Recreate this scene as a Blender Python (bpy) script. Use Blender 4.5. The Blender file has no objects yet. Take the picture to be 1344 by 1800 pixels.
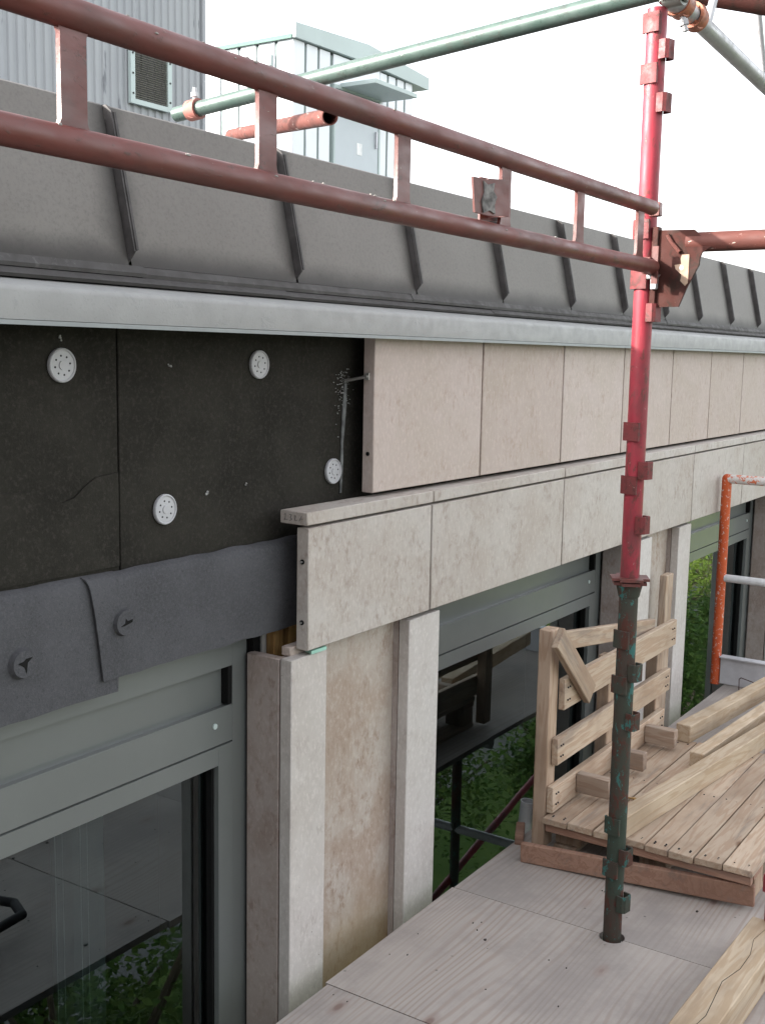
import bpy, bmesh, math, random
from mathutils import Vector, Matrix, noise
random.seed(7)
S = bpy.context.scene
COL = S.collection
rad = math.radians

# ------------------------------------------------------------------ camera
# world: X runs along the facade away from the camera, +Y into the building, Z up, deck top at z = 0
yaw, pitch, roll = rad(33.4346), rad(-7.9413), rad(1.0611)
fw = Vector((math.cos(yaw)*math.cos(pitch), math.sin(yaw)*math.cos(pitch), math.sin(pitch)))
r0 = fw.cross(Vector((0, 0, 1))).normalized(); u0 = r0.cross(fw)
rt = math.cos(roll)*r0 + math.sin(roll)*u0
up = -math.sin(roll)*r0 + math.cos(roll)*u0
cd = bpy.data.cameras.new('camera'); cam = bpy.data.objects.new('camera', cd); COL.objects.link(cam)
m = Matrix((rt, up, -fw)).transposed().to_4x4(); m.translation = (0, 0, 1.5325); cam.matrix_world = m
cd.sensor_fit = 'VERTICAL'; cd.sensor_height = 24; cd.lens = 24*1990/1800
cd.clip_start = 0.05; cd.clip_end = 800
S.camera = cam

# ------------------------------------------------------------------ sky, sun, exposure
SUN = Vector((-0.75, 0.727, 0.455)).normalized()
elev = math.asin(SUN.z)
W = bpy.data.worlds.new('World'); S.world = W; W.use_nodes = True
nt = W.node_tree; nt.nodes.clear()
sky = nt.nodes.new('ShaderNodeTexSky'); sky.sky_type = 'NISHITA'; sky.sun_disc = False
sky.sun_elevation = elev; sky.sun_rotation = math.atan2(SUN.x, SUN.y)
sky.air_density = 1.0; sky.dust_density = 3.0; sky.ozone_density = 1.0
hs = nt.nodes.new('ShaderNodeHueSaturation'); hs.inputs['Saturation'].default_value = 0.18
bg = nt.nodes.new('ShaderNodeBackground'); bg.inputs['Strength'].default_value = 0.15
wo = nt.nodes.new('ShaderNodeOutputWorld')
nt.links.new(sky.outputs[0], hs.inputs['Color']); nt.links.new(hs.outputs[0], bg.inputs[0]); nt.links.new(bg.outputs[0], wo.inputs[0])
sl = bpy.data.lights.new('sun', 'SUN'); so = bpy.data.objects.new('sun', sl); COL.objects.link(so)
sl.energy = 2.4; sl.angle = rad(0.6); sl.color = (1.0, 0.94, 0.86)
so.rotation_euler = (-SUN).to_track_quat('-Z', 'Y').to_euler()
S.view_settings.view_transform = 'Standard'; S.view_settings.look = 'None'
S.view_settings.exposure = 2.32; S.view_settings.gamma = 1
S.render.engine = 'CYCLES'
S.cycles.max_bounces = 8; S.cycles.transparent_max_bounces = 12

# ------------------------------------------------------------------ material helpers
class NB:
    def __init__(s, name):
        s.m = bpy.data.materials.new(name); s.m.use_nodes = True; s.t = s.m.node_tree; s.t.nodes.clear()
        s.out = s.n('OutputMaterial'); s.b = s.n('BsdfPrincipled'); s.l(s.b.outputs[0], s.out.inputs[0])
    def n(s, k, **kw):
        x = s.t.nodes.new('ShaderNode' + k)
        for a, v in kw.items(): setattr(x, a, v)
        return x
    def l(s, a, b): s.t.links.new(a, b)
    def put(s, inp, v):
        if isinstance(v, bpy.types.NodeSocket): s.l(v, inp)
        else: inp.default_value = v if not (isinstance(v, tuple) and len(v) == 3 and len(inp.default_value) == 4) else (*v, 1)
    def coords(s, scale=(1, 1, 1), rnd=True):
        tc = s.n('TexCoord'); o = tc.outputs['Object']
        if rnd:
            oi = s.n('ObjectInfo'); v = s.n('VectorMath', operation='SCALE'); v.inputs[0].default_value = (13.1, 7.7, 9.3)
            s.l(oi.outputs['Random'], v.inputs['Scale']); a = s.n('VectorMath', operation='ADD'); s.l(o, a.inputs[0]); s.l(v.outputs[0], a.inputs[1]); o = a.outputs[0]
        mp = s.n('VectorMath', operation='MULTIPLY'); s.l(o, mp.inputs[0]); mp.inputs[1].default_value = scale
        return mp.outputs[0]
    def rand(s): return s.n('ObjectInfo').outputs['Random']
    def noise(s, vec, scale, detail=4, rough=.55, dist=0):
        x = s.n('TexNoise'); s.l(vec, x.inputs['Vector']); x.inputs['Scale'].default_value = scale
        x.inputs['Detail'].default_value = detail; x.inputs['Roughness'].default_value = rough; x.inputs['Distortion'].default_value = dist
        return x.outputs['Fac']
    def vor(s, vec, scale, feature='F1'):
        x = s.n('TexVoronoi', feature=feature); s.l(vec, x.inputs['Vector']); x.inputs['Scale'].default_value = scale
        return x.outputs['Distance']
    def ramp(s, f, a, b, lo=0., hi=1.):
        x = s.n('MapRange'); s.l(f, x.inputs[0]); x.inputs[1].default_value = a; x.inputs[2].default_value = b
        x.inputs[3].default_value = lo; x.inputs[4].default_value = hi; x.interpolation_type = 'SMOOTHSTEP'; return x.outputs[0]
    def math(s, op, a, b=0.):
        x = s.n('Math', operation=op); s.put(x.inputs[0], a); s.put(x.inputs[1], b); return x.outputs[0]
    def mix(s, f, a, b, mode='MIX'):
        x = s.n('Mix', data_type='RGBA', blend_type=mode); s.put(x.inputs[0], f); s.put(x.inputs[6], a); s.put(x.inputs[7], b); return x.outputs[2]
    def sep(s, v):
        x = s.n('SeparateXYZ'); s.l(v, x.inputs[0]); return x.outputs
    def bump(s, h, st, dist=.002):
        x = s.n('Bump'); s.l(h, x.inputs['Height']); x.inputs['Strength'].default_value = st; x.inputs['Distance'].default_value = dist
        s.l(x.outputs[0], s.b.inputs['Normal'])
    def fin(s, col, rough=.6, metal=0., spec=.5):
        s.put(s.b.inputs['Base Color'], col); s.put(s.b.inputs['Roughness'], rough); s.put(s.b.inputs['Metallic'], metal)
        s.b.inputs['Specular IOR Level'].default_value = spec
        return s.m

def stone(name, c1, c2, fleck, amt=.6, stain=None):
    b = NB(name); v = b.coords()
    big = b.ramp(b.noise(v, 3.6, 6, .65, .6), .40, .62)
    col = b.mix(big, c1, c2)
    vs = b.n('VectorMath', operation='MULTIPLY'); b.l(v, vs.inputs[0]); vs.inputs[1].default_value = (1, 1, .55)
    fl = b.ramp(b.noise(vs.outputs[0], 48, 4, .7, .35), .46, .70)
    gate = b.ramp(b.noise(v, 8, 4, .65, .3), .36, .66, .12, 1)
    col = b.mix(b.math('MULTIPLY', b.math('MULTIPLY', fl, gate), amt), col, fleck)
    pt = b.ramp(b.noise(v, 13, 6, .75, .5), .52, .72, 0, .55*amt)
    col = b.mix(pt, col, fleck)
    pale = b.ramp(b.noise(vs.outputs[0], 120, 3, .65), .48, .70, 0, .35)
    col = b.mix(pale, col, tuple(min(1, x*1.35) for x in c1))
    pit = b.ramp(b.vor(v, 26), .035, .06, 1, 0)
    pg = b.ramp(b.noise(v, 6, 2), .55, .62)
    pit = b.math('MULTIPLY', pit, pg)
    col = b.mix(b.math('MULTIPLY', pit, .7), col, (.12, .09, .07))
    rv = b.mix(b.rand(), (.90, .875, .85), (1.05, 1.055, 1.06))
    col = b.mix(1., col, rv, 'MULTIPLY')
    if stain:
        z = b.sep(b.n('TexCoord').outputs['Object'])[2]
        zz = b.math('ADD', z, b.math('MULTIPLY', b.noise(v, 5, 4), .22))
        col = b.mix(b.ramp(zz, stain[0], stain[1], .75, 0), col, stain[2])
    h = b.math('ADD', b.noise(v, 260, 2, .6), b.math('MULTIPLY', pit, -3.))
    b.bump(h, .25, .001)
    return b.fin(col, .72, spec=.3)

def wood(name, c1, c2, axis=0, dirt=.3, knots=True):
    b = NB(name); sc = [9., 9., 9.]; sc[axis] = .9; v = b.coords(tuple(sc)); v0 = b.coords()
    n1 = b.noise(v, 1.6, 4, .6, .4)
    rings = b.math('SINE', b.math('MULTIPLY', n1, 46.))
    col = b.mix(b.ramp(rings, -.2, 1, 0, .8), c1, c2)
    col = b.mix(b.ramp(b.noise(v0, 3.1, 4, .6), .40, .70, 0, .7), col, tuple(.72*x for x in c2))
    fine = b.noise(v, 12, 3, .6)
    col = b.mix(b.ramp(fine, .45, .75, 0, .35), col, c2)
    dr = b.ramp(b.noise(v, 2.2, 6, .7), .50, .68, 0, dirt*1.4)
    col = b.mix(dr, col, (.16, .13, .115))
    if knots:
        sk = [6., 6., 6.]; sk[axis] = 3.2; vk = b.coords(tuple(sk))
        k = b.ramp(b.vor(vk, 1.), .05, .11, 1, 0)
        col = b.mix(b.math('MULTIPLY', k, .8), col, (.16, .075, .035))
    col = b.mix(1., col, b.ramp(b.rand(), 0, 1, .82, 1.08), 'MULTIPLY')
    b.bump(b.math('ADD', rings, b.math('MULTIPLY', fine, 2.)), .22, .001)
    return b.fin(col, .75, spec=.25)

def plywood():
    b = NB('plywood_deck'); v = b.coords((.55, 3.2, 1)); v0 = b.coords()
    n1 = b.noise(v, 1.1, 3, .5, .3)
    ln = b.math('SINE', b.math('ADD', b.math('MULTIPLY', b.sep(v0)[1], 330.), b.math('MULTIPLY', n1, 62.)))
    amp = b.ramp(b.noise(b.coords((.8, 5, 1)), 1.3, 3, .6), .36, .60, .2, 1.)
    col = b.mix(b.math('MULTIPLY', b.ramp(ln, .0, 1, 0, .52), amp), (.385, .345, .315), (.27, .20, .165))
    fv = b.coords((4, 110, 1)); f = b.noise(fv, 1., 3, .6)
    col = b.mix(b.ramp(f, .4, .75, 0, .35), col, (.27, .235, .225))
    col = b.mix(b.ramp(b.noise(v0, 2.3, 6, .7), .44, .66, 0, .6), col, (.235, .21, .20))
    k = b.vor(b.coords((3.2, 7.0, 1)), 1.0)
    col = b.mix(b.ramp(k, .035, .085, .8, 0), col, (.15, .095, .08))
    col = b.mix(b.ramp(k, .08, .17, .35, 0), col, (.25, .17, .145))
    sp = b.math('MULTIPLY', b.ramp(b.vor(v0, 19), .05, .1, 1, 0), b.ramp(b.noise(v0, 5, 2), .55, .65))
    col = b.mix(b.math('MULTIPLY', sp, .7), col, (.08, .07, .065))
    b.bump(b.math('ADD', f, b.math('MULTIPLY', ln, .25)), .25, .001)
    return b.fin(col, .7, spec=.3)

def paint(name, c, c2, rust, ramt=.35, rough=.5, metal=0., chips=None, camt=.5, scale=1., spec=.3, stretch=(1, 1, 1), grime=.0):
    b = NB(name); v = b.coords(stretch)
    col = b.mix(b.ramp(b.noise(v, 9*scale, 4, .6), .35, .7), c, c2)
    r = b.ramp(b.noise(v, 22*scale, 6, .7, .6), .66-.25*ramt, .72-.2*ramt)
    col = b.mix(b.math('MULTIPLY', r, .85), col, rust)
    h = r
    if chips:
        ch = b.ramp(b.noise(v, 48*scale, 5, .75, .4), .72-.25*camt, .74-.25*camt)
        col = b.mix(ch, col, chips)
    sp = b.ramp(b.noise(v, 130, 3, .6), .55, .75, 0, .3)
    col = b.mix(sp, col, tuple(.55*x for x in c2))
    if grime: col = b.mix(b.ramp(b.noise(v, 5*scale, 5, .7), .42, .68, 0, grime), col, (.05, .04, .036))
    b.bump(b.math('ADD', h, b.noise(v, 190, 2)), .3, .0008)
    return b.fin(col, b.ramp(b.noise(v, 30, 3), .3, .7, rough-.12, rough+.15), metal, spec)

def plain(name, c, rough=.6, metal=0., var=.12, sc=14, bump=.15, bs=220, spec=.5):
    b = NB(name); v = b.coords()
    col = b.mix(b.ramp(b.noise(v, sc, 5, .62), .3, .72), tuple(x*(1-var) for x in c), tuple(x*(1+var) for x in c))
    if bump: b.bump(b.noise(v, bs, 3, .6), bump, .001)
    return b.fin(col, rough, metal, spec)

M = {}
M['stone_pink'] = stone('limestone_pink', (.455, .385, .355), (.43, .365, .325), (.33, .245, .195), .6)
M['stone_grey'] = stone('limestone_grey', (.475, .447, .422), (.432, .392, .36), (.30, .25, .22), .85)
M['stone_brown'] = stone('limestone_brown', (.43, .385, .345), (.36, .29, .24), (.25, .17, .125), .9, stain=(-.05, .3, (.27, .17, .075)))
M['stone_strip'] = stone('limestone_strip', (.495, .468, .446), (.452, .420, .395), (.33, .29, .27), .6, stain=(-.1, .16, (.27, .235, .22)))
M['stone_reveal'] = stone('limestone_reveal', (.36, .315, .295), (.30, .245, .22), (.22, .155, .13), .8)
M['wood_new'] = wood('new_timber', (.56, .45, .33), (.46, .34, .225), 0, .15)
M['wood_pallet'] = wood('pallet_timber', (.47, .37, .28), (.38, .265, .185), 0, .38)
M['wood_pallet_y'] = wood('pallet_timber_across', (.40, .315, .25), (.32, .225, .165), 1, .42)
M['wood_pallet_z'] = wood('pallet_timber_upright', (.45, .335, .25), (.36, .245, .17), 2, .35)
M['wood_red'] = wood('reddish_timber', (.34, .205, .15), (.27, .15, .105), 1, .35)
M['wood_old'] = wood('old_packer_timber', (.40, .25, .10), (.28, .15, .05), 2, .3)
M['ply'] = plywood()
M['rail'] = paint('rail_red_brown', (.140, .037, .031), (.108, .031, .026), (.070, .031, .025), .30, .5, chips=(.24, .18, .155), camt=.17, stretch=(.35, .8, .8), scale=2.4, spec=.5, grime=.35)
M['pole_red'] = paint('pole_red', (.30, .030, .046), (.235, .025, .038), (.12, .035, .03), .45, .45, chips=(.36, .24, .22), camt=.24, stretch=(1, 1, .4), scale=2.0, spec=.35, grime=.55)
M['pole_green'] = paint('pole_green_rust', (.042, .056, .044), (.065, .042, .035), (.085, .032, .024), .6, .6, chips=(.045, .13, .12), camt=.56, stretch=(1, 1, .6), scale=.8, spec=.15)
M['tube_green'] = paint('tube_green_grey', (.050, .078, .067), (.068, .096, .085), (.055, .068, .06), .45, .36, .1, chips=(.5, .55, .52), camt=.05)
M['galv'] = paint('galvanised_tube', (.40, .40, .41), (.34, .34, .35), (.28, .27, .265), .35, .4, .25, spec=.5)
M['orange'] = paint('orange_paint', (.50, .095, .03), (.45, .075, .024), (.42, .09, .03), .3, .45, chips=(.58, .56, .53), camt=.52, scale=1.3)
M['orange_white'] = paint('orange_paint_flaked', (.60, .17, .08), (.55, .14, .07), (.4, .15, .09), .3, .5, chips=(.60, .58, .56), camt=1.1)
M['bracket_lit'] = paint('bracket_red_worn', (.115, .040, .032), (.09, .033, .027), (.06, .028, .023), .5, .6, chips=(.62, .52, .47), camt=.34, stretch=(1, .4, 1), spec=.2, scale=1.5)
M['bracket'] = paint('bracket_red_shaded', (.058, .020, .016), (.045, .017, .014), (.032, .018, .014), .6, .7, chips=(.2, .14, .10), camt=.08, spec=.15)  # shaded copy of the lit bracket red, gusset's shade put into the colour
M['coupler'] = paint('coupler_rust', (.40, .14, .075), (.32, .11, .065), (.2, .08, .05), .5, .5)
M['coupler_grey'] = paint('coupler_grey', (.25, .27, .25), (.2, .2, .19), (.2, .12, .08), .5, .45, .4)
M['coupler_pink'] = paint('coupler_faded_pink', (.27, .105, .085), (.24, .095, .08), (.15, .07, .055), .3, .6)
M['pocket'] = paint('pocket_brown_red', (.155, .032, .034), (.12, .03, .03), (.075, .03, .026), .6, .55, chips=(.25, .17, .15), camt=.16, scale=2., spec=.25)
M['silver'] = plain('bright_aluminium_tube', (.60, .61, .63), .35, .1, .08, 30, .1)
M['rod'] = plain('steel_rod', (.55, .54, .52), .35, .8)
M['frame'] = plain('window_frame_grey_green', (.132, .141, .138), .27, 0, .05, 3, .03, 400, .8)
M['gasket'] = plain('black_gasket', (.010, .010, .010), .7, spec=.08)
M['washer'] = plain('white_plastic', (.43, .43, .45), .45, 0, .05)
def felt_mat():
    b = NB('grey_bitumen_felt'); v = b.coords()
    col = b.mix(b.ramp(b.noise(v, 7, 5, .65), .3, .72), (.068, .068, .073), (.088, .088, .095))
    col = b.mix(b.ramp(b.noise(v, 170, 3, .75), .42, .72, 0, .55), col, (.112, .112, .12))
    col = b.mix(b.ramp(b.noise(v, 120, 3, .75), .55, .75, 0, .5), col, (.035, .035, .04))
    b.bump(b.noise(v, 300, 3, .7), .8, .002)
    return b.fin(col, .95, spec=.06)
M['membrane'] = felt_mat()
M['white_render'] = plain('white_metal_cladding', (.72, .74, .77), .45, 0, .03, 2, 0)
M['fascia'] = plain('pale_green_grey_fascia', (.42, .49, .48), .5, 0, .04, 2, 0)
M['shed_groove'] = plain('shed_groove_grey_green', (.20, .24, .235), .7, 0, .05, 2, 0, spec=.2)
M['shed_edge'] = plain('shed_eaves_shade_green', (.10, .17, .145), .7, 0, .05, 2, 0, spec=.2)
M['door'] = plain('pale_grey_door', (.46, .50, .53), .5, 0, .03, 2, 0)
M['interior'] = plain('interior_plaster', (.20, .20, .19), .9, 0, .05, 2, 0)
M['interior_floor'] = plain('interior_carpet', (.07, .07, .075), .95, 0, .1, 4, 0)
M['curtain'] = plain('curtain_fabric', (.70, .76, .75), .9, 0, .05, 8, 0)
M['concrete'] = plain('concrete', (.36, .35, .33), .85, 0, .12, 2)
M['shim'] = plain('pale_green_plastic', (.32, .58, .48), .4)
M['alu'] = plain('aluminium_board', (.55, .55, .58), .45, .35, .12, 9)
M['dark_steel'] = plain('dark_steel', (.03, .028, .03), .6, 0, spec=.15)
M['ink'] = plain('pencil_mark', (.10, .09, .10), .8)
M['paper'] = plain('white_paper', (.8, .8, .8), .8)
M['roof_deck'] = plain('bitumen_roof', (.13, .13, .13), .9, 0, .2, 3)
M['asphalt'] = plain('asphalt', (.07, .07, .074), .9, 0, .2, 1.5)
M['paving'] = plain('pale_paving', (.11, .11, .108), .9, 0, .15, .8)
M['car'] = plain('car_paint_white', (.75, .75, .76), .25, 0, .02, 2, 0)

def insulation():
    b = NB('black_insulation_fleece'); v = b.coords(rnd=False)
    col = b.mix(b.ramp(b.noise(v, 5, 5, .65), .3, .75), (.020, .0188, .016), (.033, .031, .026))
    col = b.mix(b.ramp(b.noise(v, 110, 4, .8), .46, .72, 0, .75), col, (.048, .043, .038))
    sp = b.math('MULTIPLY', b.ramp(b.vor(v, 30), .03, .05, 1, 0), b.ramp(b.noise(v, 6, 2), .62, .68))
    col = b.mix(b.math('MULTIPLY', sp, .6), col, (.25, .24, .21))
    h = b.math('ADD', b.noise(v, 240, 3, .7), b.math('MULTIPLY', b.noise(v, 6, 4, .6, .8), 3.))
    b.bump(h, .45, .003)
    return b.fin(col, .95, spec=.1)
M['insul'] = insulation()

def zinc():
    # weathered sheet: soot collects along the foot of each tray and along the seams
    b = NB('weathered_zinc_sheet'); v = b.coords(); tc = b.n('TexCoord'); g = b.sep(tc.outputs['Generated'])
    col = b.mix(b.ramp(b.noise(v, 2.5, 5, .6), .3, .7), (.158, .146, .135), (.180, .168, .156))
    col = b.mix(b.ramp(b.noise(v, 130, 4, .75), .42, .75, 0, .5), col, (.09, .085, .08))
    w = b.math('MULTIPLY', b.noise(v, 7, 3, .6), .10)
    foot = b.ramp(b.math('ADD', g[2], w), .05, .24, .9, 0)
    s1 = b.ramp(b.math('ADD', g[0], w), .02, .17, .8, 0)
    s2 = b.ramp(b.math('SUBTRACT', g[0], w), .80, .98, 0, .9)
    d = b.math('MAXIMUM', b.math('MAXIMUM', s1, s2), foot)
    col = b.mix(d, col, (.036, .033, .032))
    sp = b.math('MULTIPLY', b.ramp(b.noise(v, 30, 4, .7), .66, .70, 0, .5), b.ramp(b.noise(v, 4, 2), .55, .65))
    col = b.mix(sp, col, (.09, .085, .08))
    b.bump(b.noise(v, 3, 3), .3, .004)
    return b.fin(col, .6, .0, .25)
M['zinc'] = zinc()
M['seam'] = plain('sooty_zinc_seam', (.062, .057, .056), .55, 0, .25, 25, spec=.2)
M['flash'] = paint('lead_flashing', (.07, .066, .065), (.055, .051, .05), (.10, .096, .094), .3, .7, chips=(.22, .21, .2), camt=.05)
M['cornice'] = paint('cornice_grey_paint', (.28, .282, .278), (.308, .31, .305), (.27, .275, .275), .25, .6)
M['cornice_lip'] = plain('cornice_lip_blue_grey', (.27, .29, .295), .6, 0, .08)
def corrug():
    b = NB('grey_profiled_sheet'); v = b.coords((1, 1, .35))
    col = b.mix(b.ramp(b.noise(v, 1.5, 4), .3, .7), (.285, .295, .315), (.33, .34, .355))
    col = b.mix(b.ramp(b.noise(b.coords((9, 9, 1)), 1.1, 4, .7), .63, .70, 0, .8), col, (.10, .105, .12))
    return b.fin(col, .6)
M['corr'] = corrug()
M['louvre'] = plain('brown_louvre', (.20, .185, .165), .7, 0, .15, 30)
def glass():
    b = NB('window_glass'); b.t.nodes.remove(b.b)
    f = b.n('Fresnel'); f.inputs['IOR'].default_value = 2.3
    tr = b.n('BsdfTransparent'); tr.inputs[0].default_value = (.40, .47, .47, 1)
    gl = b.n('BsdfGlossy'); gl.inputs['Roughness'].default_value = .0; gl.inputs[0].default_value = (.84, .97, 1, 1)
    v = b.coords(); bp = b.n('Bump'); b.l(b.noise(v, 1.3, 2), bp.inputs['Height']); bp.inputs['Strength'].default_value = .25; bp.inputs['Distance'].default_value = .004
    b.l(bp.outputs[0], gl.inputs['Normal'])
    mx = b.n('MixShader'); b.l(f.outputs[0], mx.inputs[0]); b.l(tr.outputs[0], mx.inputs[1]); b.l(gl.outputs[0], mx.inputs[2])
    b.l(mx.outputs[0], b.out.inputs[0]); return b.m
M['glass'] = glass()
def leaf(name, c1, c2):
    b = NB(name); v = b.coords()
    col = b.mix(b.ramp(b.noise(v, 2.2, 3, .7), .35, .65), c1, c2)
    m_ = b.fin(col, .6, spec=.2)
    tl = b.n('BsdfTranslucent'); b.put(tl.inputs[0], col)
    mx = b.n('MixShader'); mx.inputs[0].default_value = .35; b.l(b.b.outputs[0], mx.inputs[1]); b.l(tl.outputs[0], mx.inputs[2]); b.l(mx.outputs[0], b.out.inputs[0])
    return m_
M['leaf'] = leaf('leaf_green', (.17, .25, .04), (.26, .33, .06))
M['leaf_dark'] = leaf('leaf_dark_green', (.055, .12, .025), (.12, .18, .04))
M['bark'] = plain('bark', (.11, .085, .06), .9, 0, .25, 8, .5)
def grass():
    b = NB('lawn'); v = b.coords(rnd=False)
    col = b.mix(b.ramp(b.noise(v, .5, 6, .7), .3, .7), (.05, .095, .02), (.095, .14, .035))
    return b.fin(col, .9, spec=.1)
M['grass'] = grass()

# ------------------------------------------------------------------ mesh helpers
def box(bm, lo, hi, bev=0.):
    lo, hi = Vector(lo), Vector(hi)
    r = bmesh.ops.create_cube(bm, size=1, matrix=Matrix.Translation((lo+hi)/2) @ Matrix.Diagonal((*(hi-lo), 1)))
    if bev:
        es = list({e for v in r['verts'] for e in v.link_edges})
        bmesh.ops.bevel(bm, geom=es, offset=bev, segments=1, affect='EDGES')
def tube(bm, a, b, r, n=16, r2=None, wall=0.):
    a, b = Vector(a), Vector(b); d = (b-a); q = d.to_track_quat('Z', 'Y'); r2 = r if r2 is None else r2
    def ring(c, rr): return [bm.verts.new(c + q @ Vector((rr*math.cos(2*math.pi*i/n), rr*math.sin(2*math.pi*i/n), 0))) for i in range(n)]
    A, B = ring(a, r), ring(b, r2)
    def skin(P, Q):
        for i in range(n):
            f = bm.faces.new((P[i], P[(i+1) % n], Q[(i+1) % n], Q[i])); f.smooth = True
    skin(A, B)
    if wall:
        Ai, Bi = ring(a, r-wall), ring(b, r2-wall)
        skin(Bi, Ai)
        for i in range(n):
            bm.faces.new((A[(i+1) % n], A[i], Ai[i], Ai[(i+1) % n])); bm.faces.new((B[i], B[(i+1) % n], Bi[(i+1) % n], Bi[i]))
    else:
        bm.faces.new(A[::-1]); bm.faces.new(B)
def poly(bm, pts, off):
    """closed prism: polygon pts swept by vector off"""
    off = Vector(off); A = [bm.verts.new(p) for p in pts]; B = [bm.verts.new(Vector(p)+off) for p in pts]
    n = len(pts); bm.faces.new(A[::-1]); bm.faces.new(B)
    for i in range(n): bm.faces.new((A[i], A[(i+1) % n], B[(i+1) % n], B[i]))
def bent(bm, pts, r, n=12):
    for i in range(len(pts)-1): tube(bm, pts[i], pts[i+1], r, n)
    for p in pts[1:-1]: bmesh.ops.create_uvsphere(bm, u_segments=n, v_segments=8, radius=r*1.001, matrix=Matrix.Translation(p))
def BM(): return bmesh.new()
def wpos(o):
    p = Vector((0, 0, 0))
    while o is not None: p += o.location; o = o.parent
    return p
def mk(name, bm, mat, parent=None, origin=None, recalc=True):
    """mesh in world coordinates -> object whose origin is at `origin` (or the parent's)"""
    base = wpos(parent) if parent is not None else Vector((0, 0, 0))
    org = Vector(origin) if origin is not None else base
    if recalc: bmesh.ops.recalc_face_normals(bm, faces=bm.faces)
    bmesh.ops.translate(bm, verts=bm.verts, vec=-org)
    me = bpy.data.meshes.new(name); bm.to_mesh(me); bm.free(); me.materials.append(M[mat] if isinstance(mat, str) else mat)
    me.set_sharp_from_angle(angle=rad(38))
    o = bpy.data.objects.new(name, me); COL.objects.link(o); o.parent = parent; o.location = org-base
    return o
def pbox(name, lo, hi, mat, parent=None, bev=0., own=True):
    bm = BM(); box(bm, lo, hi, bev)
    return mk(name, bm, mat, parent, (Vector(lo)+Vector(hi))/2 if own else None)
def ptube(name, a, b, r, mat, parent=None, n=16, wall=0.):
    bm = BM(); tube(bm, a, b, r, n, wall=wall); return mk(name, bm, mat, parent)
def tag(o, label, cat, group=None):
    o['label'] = label; o['category'] = cat
    if group: o['group'] = group
    return o
def thing(name, loc, label, cat, group=None):
    o = bpy.data.objects.new(name, None); COL.objects.link(o); o.location = loc; o.empty_display_size = .1
    return tag(o, label, cat, group)
def struct(o): o['kind'] = 'structure'; return o

# ------------------------------------------------------------------ ground far below
GZ = -12.
def sheet(name, x0, x1, y0, y1, z, mat):
    bm = BM(); vs = [bm.verts.new(p) for p in ((x0, y0, z), (x1, y0, z), (x1, y1, z), (x0, y1, z))]; bm.faces.new(vs)
    return struct(mk(name, bm, mat))
sheet('ground', -400, 400, -400, 400, GZ, 'grass')
sheet('pavement', -60, 200, -6, 1.7, GZ+.004, 'paving')
sheet('road', -60, 200, -44, -14.5, GZ+.004, 'asphalt')
sheet('path', -60, 200, -14.5, -13, GZ+.008, 'paving')

# ------------------------------------------------------------------ the building
B = thing('office_building', (4, 1.8, GZ), 'office building faced with half-fitted beige stone cladding under a sheet-metal roof edge', 'building')
X0, X1 = -4., 14.5
PIER = [(-.14, .0, .385, .547), (2.061, 2.202, 2.585, 2.747), (4.275, 4.455, 4.79, 4.945), (6.47, 6.63, 6.98, 7.13), (8.67, 8.83, 9.18, 9.33), (10.87, 11.03, 11.38, 11.53), (13.07, 13.23, 13.58, 13.73)]
# structural core: spandrel, lintel band, piers, roof slab
bm = BM()
box(bm, (X0, 1.80, GZ), (X1, 8., -.62))
box(bm, (X0, 1.74, .90), (X1, 2.1, 1.66))
box(bm, (X0, 1.775, 1.662), (X1, 8., 1.93))
for a, _, _, d in PIER: box(bm, (a+.05, 1.742, -.618), (d-.05, 2.1, .898))
box(bm, (X0, 1.742, -.618), (-.14, 2.1, .898)); box(bm, (X0, 2.102, -.618), (X0+.2, 8, 1.66)); box(bm, (X1-.2, 2.102, -.618), (X1, 8, 1.66))
box(bm, (X0+.2, 6.0, -.618), (X1-.2, 6.2, 1.66))
mk('wall_core', bm, 'concrete', B)
pbox('unseen_shade_wing', (-9.5, -13, GZ), (-4.002, 1.75, 4.4), 'concrete', B)  # unseen wing added behind the camera, blocks sky to shade the stone edges
pbox('roof_surface', (X0, 1.80, 1.932), (26, 22, 1.99), 'roof_deck', B)
pbox('interior_floor', (X0+.2, 1.81, -.616), (X1-.2, 6, -.56), 'interior_floor', B)
pbox('interior_back_wall', (X0+.21, 5.5, -.555), (X1-.21, 5.55, 1.655), 'interior', B)

# black insulation boards, seen where the stone is not yet fitted
for i, (a, b_) in enumerate(((-.6, .40), (.402, 1.623), (1.627, 2.90), (2.904, 4.1), (4.104, 6), (6.004, 9), (9.004, 14.4))):
    pbox('insulation_board', (a, 1.720, .93), (b_, 1.737, 1.63), 'insul', B, .0015, own=False)
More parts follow.
